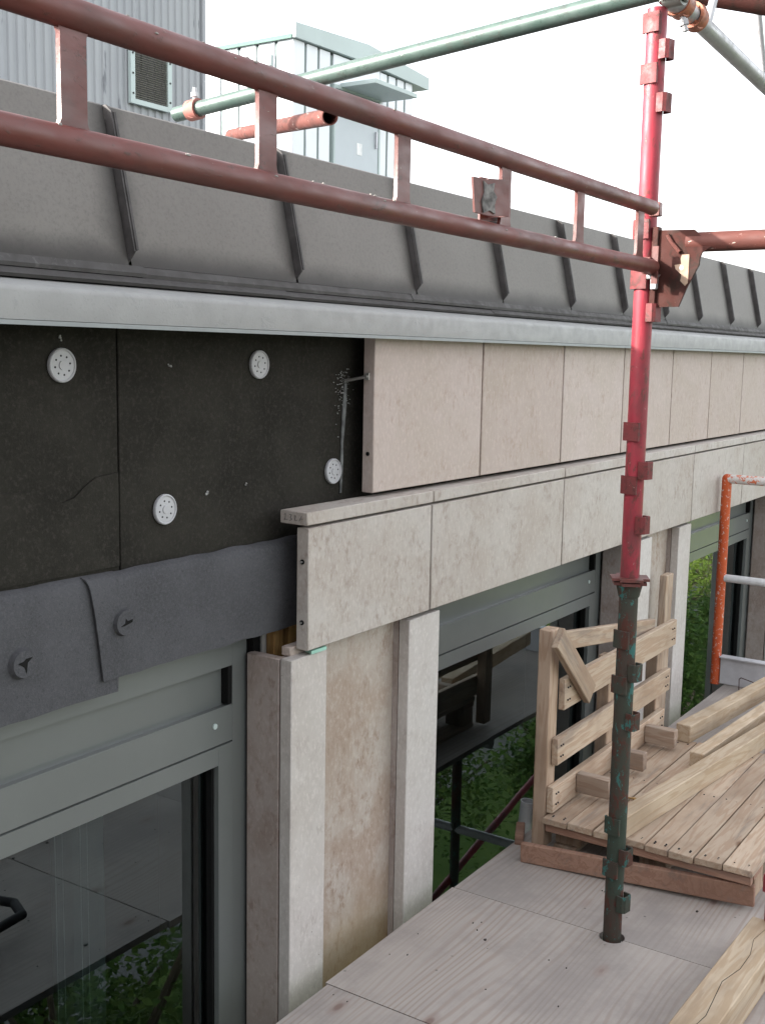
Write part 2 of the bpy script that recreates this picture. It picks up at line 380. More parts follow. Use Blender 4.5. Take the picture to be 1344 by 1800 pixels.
# torn flap of fleece low on the left board
bm = BM()
edge = [(1.20, 1.27), (1.36, 1.265), (1.40, 1.262), (1.44, 1.247), (1.475, 1.235), (1.505, 1.243), (1.53, 1.262), (1.56, 1.278), (1.60, 1.281), (1.619, 1.284)]
poly(bm, [(x, 1.7150, z) for x, z in edge] + [(1.619, 1.7150, 1.09), (1.20, 1.7150, 1.09)], (0, .004, 0))
mk('fleece_flap', bm, 'insul', B)
def disc(x, z):
    d = BM(); tube(d, (x, 1.7175, z), (x, 1.7125, z), .033, 28); o = mk('insulation_washer', d, 'washer', B, (x, 1.715, z))
    d = BM()
    for i in range(28):
        a = 2*math.pi*i/28; b2 = 2*math.pi*(i+1)/28
        tube(d, (x+.0305*math.cos(a), 1.712, z+.0305*math.sin(a)), (x+.0305*math.cos(b2), 1.712, z+.0305*math.sin(b2)), .0022, 6)
    mk('rim', d, 'washer', o)
    d = BM()
    for i in range(8):
        a = 2*math.pi*i/8+.2; tube(d, (x+.0185*math.cos(a), 1.7128, z+.0185*math.sin(a)), (x+.0185*math.cos(a), 1.7120, z+.0185*math.sin(a)), .0021, 8)
    mk('hole_ring', d, 'dark_steel', o)['kind'] = 'stuff'
    d = BM(); tube(d, (x, 1.7128, z), (x, 1.7105, z), .009, 14); mk('hub', d, 'washer', o)
for x, z in ((1.478, 1.500), (2.064, 1.503), (1.751, 1.194), (2.362, 1.230), (1.0, 1.2), (.8, 1.5)): disc(x, z)
# mortar splashes round the anchor, and a dribble below it
bm = BM()
for i in range(130):
    x = random.gauss(2.402, .016); z = random.gauss(1.455, .022)-abs(random.gauss(0, .05))*(random.random() < .35); r = random.uniform(.0003, .0013)
    poly(bm, [(x+r*math.cos(a)*random.uniform(.6, 1.2), 1.7155, z+r*math.sin(a)*random.uniform(.6, 1.3)) for a in (0, 1.2, 2.4, 3.7, 5)], (0, .003, 0))
for x, z, w in ((1.885, 1.212, .006), (1.478, 1.553, .004), (1.77, 1.50, .005), (1.60, 1.16, .007), (1.605, 1.19, .006), (2.02, 1.225, .003)):
    for k in range(5):
        cx, cz, r = x+random.gauss(0, w*.5), z+random.gauss(0, w*.7), w*random.uniform(.15, .4)
        poly(bm, [(cx+r*math.cos(a), 1.7155, cz+r*1.3*math.sin(a)) for a in (0, 1.2, 2.4, 3.7, 5)], (0, .003, 0))
o = mk('mortar_splash', bm, plain('mortar', (.42, .42, .41), .9), B); o['kind'] = 'stuff'
bm = BM()
path = [(2.414, 1.455, .0045), (2.411, 1.40, .0075), (2.406, 1.345, .006), (2.402, 1.30, .004), (2.402, 1.26, .005), (2.400, 1.21, .0045), (2.398, 1.17, .003)]
for (x, z, w), (x2, z2, w2) in zip(path, path[1:]): poly(bm, [(x-w, 1.7150, z), (x+w, 1.7150, z), (x2+w2, 1.7150, z2), (x2-w2, 1.7150, z2)], (0, .003, 0))
mk('mortar_dribble', bm, plain('mortar_smear', (.15, .155, .155), .9, 0, .4, 40), B)
# stainless anchor that carries the stone
bm = BM(); bent(bm, [Vector((2.416, 1.725, 1.462)), Vector((2.417, 1.700, 1.465)), Vector((2.424, 1.658, 1.474))], .004); tube(bm, (2.420, 1.657, 1.474), (2.445, 1.657, 1.474), .0035, 8)
box(bm, (2.424, 1.651, 1.466), (2.430, 1.663, 1.484)); mk('stone_anchor', bm, 'rod', B)

# bitumen felt strips over the window head
def felt(name, xa, xb, prof, yoff, zl, zr, skew, seed):
    bm = BM(); nx = 40; g = []
    for j in range(nx+1):
        f = j/nx; x = xa+(xb-xa)*f; row = []
        zb = zl+(zr-zl)*f
        for k, (y, t) in enumerate(prof):
            z = 1.083+(zb-1.083)*t
            wob = .0035*noise.noise((x*3.1, z*3+seed, seed)) + .0012*noise.noise((x*11, z*9, seed))
            zz = z + (.004*noise.noise((x*14, seed, 1)) if k in (0, len(prof)-1) else 0)
            row.append(bm.verts.new((x+skew*t*(1-f)+.003*noise.noise((z*9, seed, 2))*(j in (0, nx)), y+yoff+wob*(k > 0), zz)))
        g.append(row)
    for j in range(nx):
        for k in range(len(prof)-1): bm.faces.new((g[j][k], g[j+1][k], g[j+1][k+1], g[j][k+1])).smooth = True
    bmesh.ops.recalc_face_normals(bm, faces=bm.faces); bmesh.ops.solidify(bm, geom=bm.faces, thickness=.0035)
    return mk(name, bm, 'membrane', B)
prof = [(1.7165, 0), (1.704, .02), (1.697, .055), (1.693, .11), (1.692, .3), (1.694, .5), (1.696, .7), (1.699, .85), (1.702, 1.)]
fa = felt('felt_strip', -.6, 1.602, prof, .004, .835, .829, 0, 3)
fb = felt('felt_strip', 1.512, 2.35, prof, -.004, .862, .857, .042, 8)
for par, x, z, s in ((fa, 1.352, .945, 1.), (fb, 1.603, .978, -1.)):
    d = BM(); yf = 1.6865 if s > 0 else 1.6800; tube(d, (x, 1.6985, z), (x, yf, z), .031, 26, .026); o = mk('fastener_boss', d, 'membrane', par, (x, 1.694, z))
    d = BM(); cuts = [(-.016, .004), (-.003, .006), (.002, .010), (.018, .011), (.006, .002), (.004, -.010), (.003, -.019), (-.002, -.006)] if s > 0 else [(-.016, -.006), (-.004, -.001), (-.002, .009), (.003, .003), (.017, .005), (.016, -.001), (.004, -.004), (-.006, -.006)]
    poly(d, [(x+a, yf-.0006, z+c) for a, c in cuts], (0, .003, 0)); mk('slit', d, 'gasket', o)
# timber packers seen in the gap beside the window head
for x in (2.125, 2.185, 2.25): pbox('timber_packer', (x, 1.715+.01*(x > 2.2), .70), (x+.036, 1.741, .895), 'wood_old', B, .002)
pbox('window_head_post', (2.080, 1.745, -.6), (2.108, 1.80, .9), 'gasket', B)

# ---- stone: upper row, ledge, lower row
HOLE = []
def slab(name, lo, hi, mat, bev=.0022): return pbox(name, lo, hi, mat, B, bev)
row1 = [2.431, 3.016, 3.591, 4.138, 4.680, 5.195, 5.70, 6.24, 6.80, 7.36, 7.92, 8.48, 9.04, 9.6, 10.16, 10.72, 11.28, 11.84, 12.4, 12.96, 13.52, 14.1]
for i, (a, b_) in enumerate(zip(row1, row1[1:])):
    s_ = slab('upper_stone_panel', (a+.0042, 1.640, 1.172), (b_-.0042, 1.675, 1.577), 'stone_pink')
    if i == 0:
        for z in (1.274,):
            d = BM(); tube(d, (2.4365, 1.657, z), (2.4335, 1.657, z), .0055, 12); mk('dowel_hole', d, 'gasket', s_)
ledge = [2.098, 2.678, 3.545, 4.23, 4.905, 5.665, 6.4, 7.07, 7.9, 8.6, 9.3, 10.1, 10.8, 11.5, 12.3, 13, 13.7, 14.1]
for i, (a, b_) in enumerate(zip(ledge, ledge[1:])):
    s_ = slab('ledge_stone', (a+.003, 1.598, 1.128), (b_-.003, 1.680, 1.160), 'stone_grey')
    if i == 0:   # pencilled number on the sawn end of the first ledge stone
        d = BM()
        def stroke(pts):
            for (p, q), (p2, q2) in zip(pts, pts[1:]):
                tube(d, (2.0996, 1.668-p*.060, 1.132+q*.024), (2.0996, 1.668-p2*.060, 1.132+q2*.024), .0007, 5)
        stroke([(.02, .75), (.10, .85), (.08, .35), (.02, .25), (.2, .3)]); stroke([(.28, .8), (.40, .8), (.33, .5), (.42, .35), (.3, .2)])
        stroke([(.52, .7), (.6, .75), (.55, .3), (.68, .3)]); stroke([(.78, .25), (.9, .8), (.82, .45), (.97, .5)])
        mk('pencil_number', d, 'ink', s_)
row2 = [2.106, 2.674, 3.546, 4.25, 4.905, 5.665, 6.4, 7.07, 7.9, 8.6, 9.3, 10.1, 10.8, 11.5, 12.3, 13, 13.7, 14.1]
for i, (a, b_) in enumerate(zip(row2, row2[1:])):
    s_ = slab('lintel_stone_panel', (a+.0038, 1.600, .823), (b_-.0038, 1.636, 1.121), 'stone_grey')
    if i == 0:
        for z in (1.039, .891):
            d = BM(); tube(d, (2.110, 1.618, z), (2.1072, 1.618, z), .006, 12); mk('dowel_hole', d, 'gasket', s_)
            d = BM(); tube(d, (2.109, 1.618, z), (2.1035, 1.618, z), .0025, 8); mk('dowel_pin', d, 'rod', s_)
# ---- stone piers
for i, (a, b_, c, d_) in enumerate(PIER):
    top = .808
    slab('pier_edge_strip', (a, 1.610, -.9), (b_, 1.645, top), 'stone_strip')
    slab('pier_edge_strip', (c, 1.610, -.9), (d_, 1.645, top), 'stone_strip')
    slab('pier_centre_panel', (b_-.025, 1.664, -.9), (c+.025, 1.696, top+.010), 'stone_brown')
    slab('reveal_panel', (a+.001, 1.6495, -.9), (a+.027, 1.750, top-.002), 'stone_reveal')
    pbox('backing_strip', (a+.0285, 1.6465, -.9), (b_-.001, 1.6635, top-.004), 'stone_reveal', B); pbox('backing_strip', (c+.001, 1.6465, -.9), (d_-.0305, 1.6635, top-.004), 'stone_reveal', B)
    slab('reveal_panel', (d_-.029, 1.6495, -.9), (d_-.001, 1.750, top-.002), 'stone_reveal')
slab('packing_stone', (2.094, 1.640, .806), (2.16, 1.668, .829), 'stone_pink')
bm = BM(); poly(bm, [(2.13, 1.604, .8105), (2.19, 1.603, .8105), (2.20, 1.620, .8105), (2.14, 1.63, .8105)], (0, 0, .008)); mk('plastic_shim', bm, 'shim', B)

# ---- cornice, flashing and sheet roof edge
bm = BM(); pr = [(1.600, 1.580), (1.600, 1.628), (1.604, 1.636), (1.612, 1.640), (1.700, 1.658), (1.74, 1.658), (1.74, 1.580)]
poly(bm, [(X0, y, z) for y, z in pr], (X1-X0, 0, 0)); mk('cornice', bm, 'cornice', B)
bm = BM(); poly(bm, [(X0, y, z) for y, z in [(1.596, 1.571), (1.596, 1.579), (1.636, 1.579), (1.636, 1.5745)]], (X1-X0, 0, 0)); mk('cornice_drip_lip', bm, 'cornice_lip', B)
x = X0; k = 0
while x < X1:
    w = 1.02+.12*math.sin(k*2.1); w = min(w, X1-x); z = .0012*(k % 2)
    bm = BM(); poly(bm, [(x, yy-z, zz+z) for yy, zz in [(1.678, 1.656), (1.674, 1.662), (1.690, 1.674), (1.72, 1.676), (1.72, 1.656)]], (w+.01, 0, 0)); mk('flashing_strip', bm, 'flash', B)
    bm = BM(); poly(bm, [(x-.45, yy-z, zz+z) for yy, zz in [(1.690, 1.6755), (1.689, 1.683), (1.6985, 1.6975), (1.72, 1.6975), (1.72, 1.6775)]], (w+.01, 0, 0)); mk('flashing_strip', bm, 'flash', B)
    x += w; k += 1
seams = [1.643-.535*i for i in range(10, 0, -1)] + [1.643, 2.185, 2.726, 3.245, 3.761, 4.254, 4.72, 5.165, 5.652, 6.125] + [6.125+.5*i for i in range(1, 17)]
ZB, ZT = 1.698, 2.012; YB, YT = 1.698, 1.768
for a, b_ in zip(seams, seams[1:]):
    bm = BM(); n = 5; g = []
    for j in range(n+1):
        f = j/n; xx = a+.004+(b_-a-.008)*f; bulge = -.004*math.sin(math.pi*f)*(1+.4*math.sin(a*7))
        g.append([bm.verts.new((xx, YB+(YT-YB)*t+bulge*math.sin(math.pi*t), ZB+(ZT-ZB)*t)) for t in (0, .25, .5, .75, 1)] + [bm.verts.new((xx, YT+.006, ZT+.004)), bm.verts.new((xx, YT+.30, ZT+.012))])
    for j in range(n):
        for kk in range(6): bm.faces.new((g[j][kk], g[j+1][kk], g[j+1][kk+1], g[j][kk+1])).smooth = kk < 4
    mk('roof_sheet', bm, 'zinc', B)
for a in seams:
    bm = BM(); dy, dz = (YT-YB)/(ZT-ZB), 1
    def P_(t, h, xo): return Vector((a+xo, YB+(YT-YB)*t-h, ZB+(ZT-ZB)*t+h*.22))
    q = [(-.004, .004)]
    pts = [P_(.02, -.004, 0), P_(.075, .019, 0), P_(.95, .019, 0), P_(1.0, .008, 0), P_(1.01, -.01, 0)]
    poly(bm, [p-Vector((.002, 0, 0)) for p in pts], (.004, 0, 0))
    fold = [P_(.085, .013, .0031), P_(.085, .021, .0031), P_(.945, .021, .0031), P_(.945, .013, .0031)]
    poly(bm, fold, (.006, 0, 0))
    mk('standing_seam', bm, 'seam', B)

# ---- windows
def window(xa, xb, n):
    Wd = bpy.data.objects.new('window', None); COL.objects.link(Wd); Wd.parent = B; org = Vector(((xa+xb)/2, 1.79, -.6)); Wd.location = org-wpos(B)
    j = .052
    bm = BM()
    box(bm, (xa, 1.760, -.60), (xa+j, 1.83, .88)); box(bm, (xb-j, 1.760, -.60), (xb, 1.83, .88))
    box(bm, (xa+j, 1.7605, .782), (xb-j, 1.83, .88)); box(bm, (xa+j, 1.7605, .595), (xb-j, 1.83, .682)); box(bm, (xa+j, 1.7605, -.60), (xb-j, 1.83, -.52))
    mk('frame', bm, 'frame', Wd)
    bm = BM(); box(bm, (xa+j, 1.7835, .682), (xb-j, 1.80, .782)); mk('spandrel_panel', bm, 'frame', Wd)
    bm = BM(); box(bm, (xb-j-.014, 1.7615, .6865), (xb-j-.0005, 1.7834, .781)); mk('recess_shade_strip', bm, 'gasket', Wd)  # black strip stands for the shade at the end of the recess
    bm = BM(); box(bm, (xa+j+.0005, 1.7612, .682), (xb-j-.0005, 1.764, .6855)); mk('drip_bead', bm, 'frame', Wd)
    g = .0035; xs, xe = xa+j+g, xb-j-g
    bm = BM()
    box(bm, (xs, 1.757, -.517), (xs+.05, 1.825, .5915)); box(bm, (xe-.05, 1.757, -.517), (xe, 1.825, .5915))
    box(bm, (xs+.05, 1.7574, .545), (xe-.05, 1.825, .5915)); box(bm, (xs+.05, 1.7574, -.517), (xe-.05, 1.825, -.46))
    mk('sash', bm, 'frame', Wd)
    bm = BM()
    for lo, hi in (((xs+.05, 1.772, -.46), (xs+.058, 1.80, .545)), ((xe-.058, 1.772, -.46), (xe-.05, 1.80, .545)), ((xs+.058, 1.772, .537), (xe-.058, 1.80, .545))): box(bm, lo, hi)
    mk('gasket', bm, 'gasket', Wd)
    bm = BM(); vs = [bm.verts.new(p) for p in ((xs+.05, 1.790, -.46), (xe-.05, 1.790, -.46), (xe-.05, 1.790, .545), (xs+.05, 1.790, .545))]; bm.faces.new(vs)
    mk('pane', bm, 'glass', Wd, recalc=False)
    d = BM(); tube(d, (xb-.115, 1.7605, .645), (xb-.115, 1.7575, .645), .007, 14); mk('screw_cap', d, 'fascia', Wd)
    bm = BM(); poly(bm, [(xa, y, z) for y, z in [(1.63, -.66), (1.63, -.64), (1.80, -.60), (1.80, -.66)]], (xb-xa, 0, 0)); mk('sill', bm, 'dark_steel', Wd)
    return Wd
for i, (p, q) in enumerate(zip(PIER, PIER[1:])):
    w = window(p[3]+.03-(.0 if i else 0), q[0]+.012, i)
    if i == 0:
        for (a, b_) in ((1.690, 1.735), (1.766, 1.81)):
            bm = BM(); n = 40; prev = None
            for kx in range(n+1):
                xx = a+(b_-a)*kx/n; yy = 2.02+.018*math.sin(kx*.35)+.006*math.sin(kx*2.3)
                cur = (bm.verts.new((xx, yy, -.55)), bm.verts.new((xx, yy, .86)))
                if prev: bm.faces.new((prev[0], cur[0], cur[1], prev[1])).smooth = True
                prev = cur
            bmesh.ops.recalc_face_normals(bm, faces=bm.faces); bmesh.ops.solidify(bm, geom=bm.faces, thickness=.002)
            mk('curtain', bm, 'curtain', w)

# ------------------------------------------------------------------ plant room with profiled sheet on the roof
PH = thing('plant_room', (7, 9, 2), 'grey profiled-metal plant room with louvre rising behind the roof edge', 'building')
bm = BM(); xs = 3.8; prof2 = []
while xs < 9.84:
    prof2 += [(xs, 9.0), (xs+.030, 9.0), (xs+.042, 8.984), (xs+.085, 8.984), (xs+.097, 9.0)]; xs += .105
prof2 = [p for p in prof2 if p[0] < 9.838]+[(9.838, 9.0)]
prev = None
for (xx, yy) in prof2:
    cur = (bm.verts.new((xx, yy, 1.99)), bm.verts.new((xx, yy, 6.4)))
    if prev: bm.faces.new((prev[0], cur[0], cur[1], prev[1]))
    prev = cur
mk('profiled_wall', bm, 'corr', PH)
pbox('body', (3.8, 9.012, 1.99), (9.835, 14, 6.38), 'corr', PH)
pbox('corner_trim', (9.80, 8.965, 1.99), (9.846, 9.02, 6.4), 'corr', PH)
lv = bpy.data.objects.new('louvre', None); COL.objects.link(lv); lv.parent = PH; lv.location = Vector((8.98, 8.96, 4.1))-PH.location
bm = BM()
for lo, hi in (((8.68, 8.93, 4.06), (8.74, 8.97, 4.66)), ((9.22, 8.93, 4.06), (9.28, 8.97, 4.66)), ((8.741, 8.931, 4.06), (9.219, 8.97, 4.11)), ((8.741, 8.931, 4.61), (9.219, 8.97, 4.66))): box(bm, lo, hi)
mk('louvre_frame', bm, 'fascia', lv)
for i in range(22):
    z = 4.125+i*.022; bm = BM(); poly(bm, [(8.742, 8.94, z), (8.742, 8.965, z+.014), (8.742, 8.968, z+.011), (8.742, 8.943, z-.003)], (.476, 0, 0)); mk('slat', bm, 'louvre', lv)
bm = BM()
for z in (4.16, 4.36, 4.56):
    for xx in (8.71, 9.25): tube(bm, (xx, 8.93, z), (xx, 8.924, z), .011, 8)
mk('screw', bm, 'dark_steel', lv)

# ------------------------------------------------------------------ white rooftop shed
RH = thing('rooftop_shed', (14.4, 10, 2), 'white metal-clad rooftop shed with door and canopy under a pale fascia', 'building')
def clad(axis, a, b_, fix, z0, z1, step=.30):
    x = a
    while x < b_-.01:
        e = min(x+step, b_)
        lo, hi = ((x+.004, fix, z0), (e-.05, fix+.03, z1)) if axis == 0 else ((fix, x+.004, z0), (fix+.03, e-.05, z1))
        if hi[axis]-lo[axis] > .02: pbox('wall_panel', lo, hi, 'white_render', RH, .004)
        x = e
pbox('body', (12.752, 10.016, 1.99), (15.80, 13.5, 5.74), 'shed_groove', RH)
clad(0, 12.735, 13.66, 10.0, 1.99, 5.765); clad(0, 14.86, 15.84, 10.0, 1.99, 5.76, .24); 
pbox('wall_panel', (13.665, 10.0, 5.36), (14.855, 10.03, 5.77), 'white_render', RH, .004)
clad(1, 10.0, 13.4, 12.735, 1.99, 5.765, .33)
bm = BM(); poly(bm, [(12.70, 9.94, 5.768), (14.46, 9.94, 5.802), (16.18, 9.94, 5.748), (16.18, 9.94, 5.933), (14.46, 9.94, 6.066), (12.70, 9.94, 5.965)], (0, .05, 0)); mk('gable_fascia', bm, 'fascia', RH)
bm = BM(); poly(bm, [(12.70, 9.99, 5.77), (14.46, 9.99, 5.80), (16.18, 9.99, 5.75), (16.18, 9.99, 5.79), (14.46, 9.99, 5.88), (12.70, 9.99, 5.80)], (0, 3.6, 0)); mk('roof', bm, 'fascia', RH)
pbox('eaves_shade_trim', (12.685, 9.995, 5.762), (12.699, 13.58, 5.815), 'shed_edge', RH)  # dark green strip stands for the shaded underside of the roof overhang
dr = pbox('door', (13.70, 9.985, 2.0), (14.81, 10.02, 5.30), 'door', RH, .004)
pbox('door_handle', (14.72, 9.95, 4.62), (14.75, 9.985, 4.86), 'alu', dr); pbox('notice', (14.25, 9.98, 4.46), (14.38, 9.9845, 4.63), 'paper', dr)
for lo, hi in (((13.66, 9.975, 2.0), (13.695, 10.03, 5.355)), ((14.815, 9.975, 2.0), (14.855, 10.03, 5.355)), ((13.696, 9.976, 5.305), (14.814, 10.03, 5.355))): pbox('door_frame', lo, hi, 'fascia', dr)
pbox('canopy', (13.83, 9.38, 5.335), (14.95, 9.995, 5.395), 'fascia', RH, .004)
pbox('vent_cowl', (12.69, 10.36, 5.45), (12.74, 10.50, 5.60), 'fascia', RH, .004)

# ------------------------------------------------------------------ scaffold deck: loose plywood sheets
def notch_sheet(x0, x1, y0, y1, side, label):
    bm = BM(); cx, cy, r = 2.722, 1.038, .034
    pts = [(x0, y0, -.021), (x1, y0, -.021)] if side > 0 else [(x1, y1, -.021), (x0, y1, -.021)]
    e = x1 if side > 0 else x0
    arc = []
    for i in range(13):
        a = -math.pi/2+math.pi*i/12
        xx = cx-side*r*math.cos(a)
        if (side > 0 and xx < e) or (side < 0 and xx > e): arc.append((xx, cy+side*r*math.sin(a), -.021))
    if side > 0: pts = [(x0, y0, -.021), (x1, y0, -.021), (x1, arc[0][1]-.0005, -.021)]+arc+[(x1, arc[-1][1]+.0005, -.021), (x1, y1, -.021), (x0, y1, -.021)]
    else: pts = [(x1, y1, -.021), (x0, y1, -.021), (x0, arc[0][1]+.0005, -.021)]+arc+[(x0, arc[-1][1]-.0005, -.021), (x0, y0, -.021), (x1, y0, -.021)]
    poly(bm, pts, (0, 0, .021)); return tag(mk('plywood_sheet', bm, 'ply', None, ((x0+x1)/2, (y0+y1)/2, 0)), label, 'plywood', 'plywood sheets of the scaffold deck')
o = pbox('plywood_sheet', (-.75, -.08, -.021), (2.0985, 1.521, .0), 'ply', None, .001); tag(o, 'nearest plywood deck sheet, at the bottom edge of the picture', 'plywood', 'plywood sheets of the scaffold deck')
notch_sheet(2.1015, 2.7205, -.08, 1.529, 1, 'plywood deck sheet in front of the dark green scaffold pole')
notch_sheet(2.7225, 3.94, -.08, 1.524, -1, 'plywood deck sheet under the pallet, its edge at the scaffold pole')
o = pbox('plywood_sheet', (3.9425, -.08, -.0215), (5.32, 1.520, -.0006), 'ply', None, .001); tag(o, 'far plywood deck sheet reaching to the orange end frame', 'plywood', 'plywood sheets of the scaffold deck')
# bearers under the deck
for i, x in enumerate((.35, 2.66, 4.0, 5.22)):
    o = ptube('deck_bearer', (x, -.15, -.047), (x, 1.50, -.047), .024, 'galv'); tag(o, ['steel bearer tube under the nearest plywood sheet', 'steel bearer tube under the deck beside the scaffold pole', 'steel bearer tube under the pallet', 'steel bearer tube under the end of the deck by the orange frame'][i], 'tube', 'deck bearers')

# ------------------------------------------------------------------ scaffold standards
def pocket(bm, c, d, h=.044, w=.036, dep=.030, t=.0045):
    """U-shaped wedge pocket welded on the tube, open top and bottom"""
    c = Vector(c); d = Vector(d); s = Vector((0, 0, 1)).cross(d)
    r = .020
    out = [(-w/2, r), (-w/2, r+dep*.72), (-w/2+.007, r+dep), (w/2-.007, r+dep), (w/2, r+dep*.72), (w/2, r)]
    inn = [(-w/2+t, r), (-w/2+t, r+dep*.68), (-w/2+.008, r+dep-t), (w/2-.008, r+dep-t), (w/2-t, r+dep*.68), (w/2-t, r)]
    ring = out+inn[::-1]
    poly(bm, [c+s*a+d*b-Vector((0, 0, h/2)) for a, b in ring], (0, 0, h))
def standard(name, x, y, z0, z1, mat, L, R, label, group=None, pm=None, slots=()):
    t = thing(name, (x, y, z0), label, 'scaffold pole', group)
    ptube('tube', (x, y, z0), (x, y, z1), .0242, mat, t, 24, .004)
    for z in L:
        bm = BM(); pocket(bm, (x, y, z), (-.97, .24, 0), .046, .046, .0085); mk('wedge_pocket', bm, pm or mat, t)
    for z in R:
        bm = BM(); pocket(bm, (x, y, z), (-.2, -.98, 0), .044, .038, .024); mk('wedge_pocket', bm, pm or mat, t)
    return t
PX, PY = 2.722, 1.038
up_ = standard('scaffold_standard', PX, PY, .975, 2.36, 'pole_red', [2.325, 2.208, 1.845, 1.725, 1.352, 1.218], [2.262, 2.140, 1.645, 1.256, 1.118], 'red scaffold pole standing on the dark green one, with wedge pockets', pm='pocket')
for k, (s, z, h) in enumerate(((.047, .974, .007), (.041, .962, .008))):
    bm = BM(); box(bm, (PX-s, PY-s, z), (PX+s, PY+s, z+h)); bmesh.ops.bevel(bm, geom=[e for e in bm.edges if abs(e.verts[0].co.z-e.verts[1].co.z) > .001], offset=.018, segments=4, affect='EDGES')
    bmesh.ops.rotate(bm, verts=bm.verts, cent=(PX, PY, z), matrix=Matrix.Rotation(.5, 3, 'Z')); mk('collar_plate', bm, 'rail', up_)
lo_ = standard('scaffold_standard', PX, PY, -2.2, .96, 'pole_green', [.82, .70, .318, .20], [.735, .605, .237, .108], 'dark green rusty scaffold pole passing through a hole in the deck')
bm = BM(); tube(bm, (PX, PY, .93), (PX, PY, .962), .0265, 24, .034); mk('swaged_end', bm, 'pole_green', lo_)
ot = standard('scaffold_standard', .12, 1.038, -2.2, 2.3, 'pole_red', [1.85, 1.35], [], 'red scaffold pole carrying the near end of the rail, beyond the left edge')
ro = standard('scaffold_standard', 2.876, .661, .0, 1.15, 'pole_red', [.50, .20], [.4], 'short red scaffold pole at the right edge beside the pallet')

# ------------------------------------------------------------------ double guard rail (ladder rail)
GR = thing('guard_rail', (1.4, 1.0, 1.75), 'rusty red-brown double guard rail with flat rungs crossing the upper picture', 'guard rail')
ptube('rail_tube', (.12, 1.0, 1.893), (2.650, 1.0, 1.888), .0175, 'rail', GR, 24); ptube('rail_tube', (.12, 1.0, 1.757), (2.672, 1.0, 1.752), .0175, 'rail', GR, 24)
for x in (.22, .545, .884, 1.216, 1.553, 1.901, 2.234, 2.575):
    w = .0185; f = .011; za, zb = 1.768, 1.880
    bm = BM(); L = [(x-w-f, za), (x-w-f*.3, za+f*.3), (x-w, za+f), (x-w, zb-f), (x-w-f*.3, zb-f*.3), (x-w-f, zb), (x+w+f, zb), (x+w+f*.3, zb-f*.3), (x+w, zb-f), (x+w, za+f), (x+w+f*.3, za+f*.3), (x+w+f, za)]
    poly(bm, [(a, .9965, z) for a, z in L], (0, .007, 0)); mk('rung', bm, 'rail', GR)
for z in (1.800, 1.905):
    pass
bm = BM(); box(bm, (2.655, 1.0, 1.735), (2.735, 1.020, 1.775), .002); box(bm, (2.665, .985, 1.712), (2.672, 1.0, 1.80)); mk('rail_hook', bm, 'rail', GR)
bm = BM(); box(bm, (2.68, .992, 1.872), (2.70, 1.02, 1.905), .002); mk('rail_hook', bm, 'rail', GR)
bm = BM(); rg = random.Random(11)
for i in range(46):
    x = rg.uniform(.6, 2.5); zc = rg.choice((1.893, 1.757)) - .0019*x; a = rg.uniform(.2, 2.6); q = rg.uniform(.0012, .0035)
    bmesh.ops.create_icosphere(bm, subdivisions=1, radius=q, matrix=Matrix.Translation((x, 1.0-.0178*math.cos(a), zc+.0178*math.sin(a))) @ Matrix.Diagonal((rg.uniform(.8, 2.2), .7, .7, 1)))
mk('mortar_splash', bm, plain('dried_mortar', (.30, .28, .26), .95, 0, .2, 60), GR)['kind'] = 'stuff'
# folded toe-board clip hung on the rail
CL = thing('board_clip', (1.85, 1.0, 1.78), 'folded rusty steel clip caked with pale mortar hung on the guard rail', 'clip')
bm = BM(); poly(bm, [(1.765, .985, 1.779), (1.800, .980, 1.777), (1.800, .980, 1.838), (1.755, .985, 1.838)], (.0, .004, 0)); poly(bm, [(1.800, .980, 1.777), (1.862, .970, 1.781), (1.862, .970, 1.845), (1.800, .980, 1.840)], (0, .004, 0)); mk('clip_plate', bm, 'rail', CL)
bm = BM(); poly(bm, [(1.861, .9705, 1.781), (1.861, 1.02, 1.781), (1.861, 1.02, 1.843), (1.861, .9705, 1.843)], (.004, 0, 0)); poly(bm, [(1.835, 1.014, 1.775), (1.940, 1.012, 1.781), (1.940, 1.012, 1.853), (1.835, 1.014, 1.850)], (0, .004, 0)); mk('clip_back', bm, 'rail', CL)
bm = BM(); poly(bm, [(1.786, .979, 1.780), (1.803, .9765, 1.786), (1.819, .9740, 1.781), (1.816, .974, 1.797), (1.823, .9735, 1.811), (1.812, .975, 1.820), (1.816, .9745, 1.834), (1.797, .9775, 1.829), (1.784, .9795, 1.834), (1.787, .979, 1.815), (1.780, .980, 1.800)], (0, .004, 0)); mk('mortar_patch', bm, plain('clip_mortar', (.17, .16, .155), .95, 0, .5, 60, .9, 120, spec=.1), CL); bm = BM(); poly(bm, [(1.928, 1.0085, 1.79), (1.940, 1.0085, 1.787), (1.943, 1.0085, 1.82), (1.938, 1.0085, 1.85), (1.926, 1.0085, 1.845)], (0, .004, 0)); mk('mortar_patch', bm, bpy.data.materials['clip_mortar'], CL)

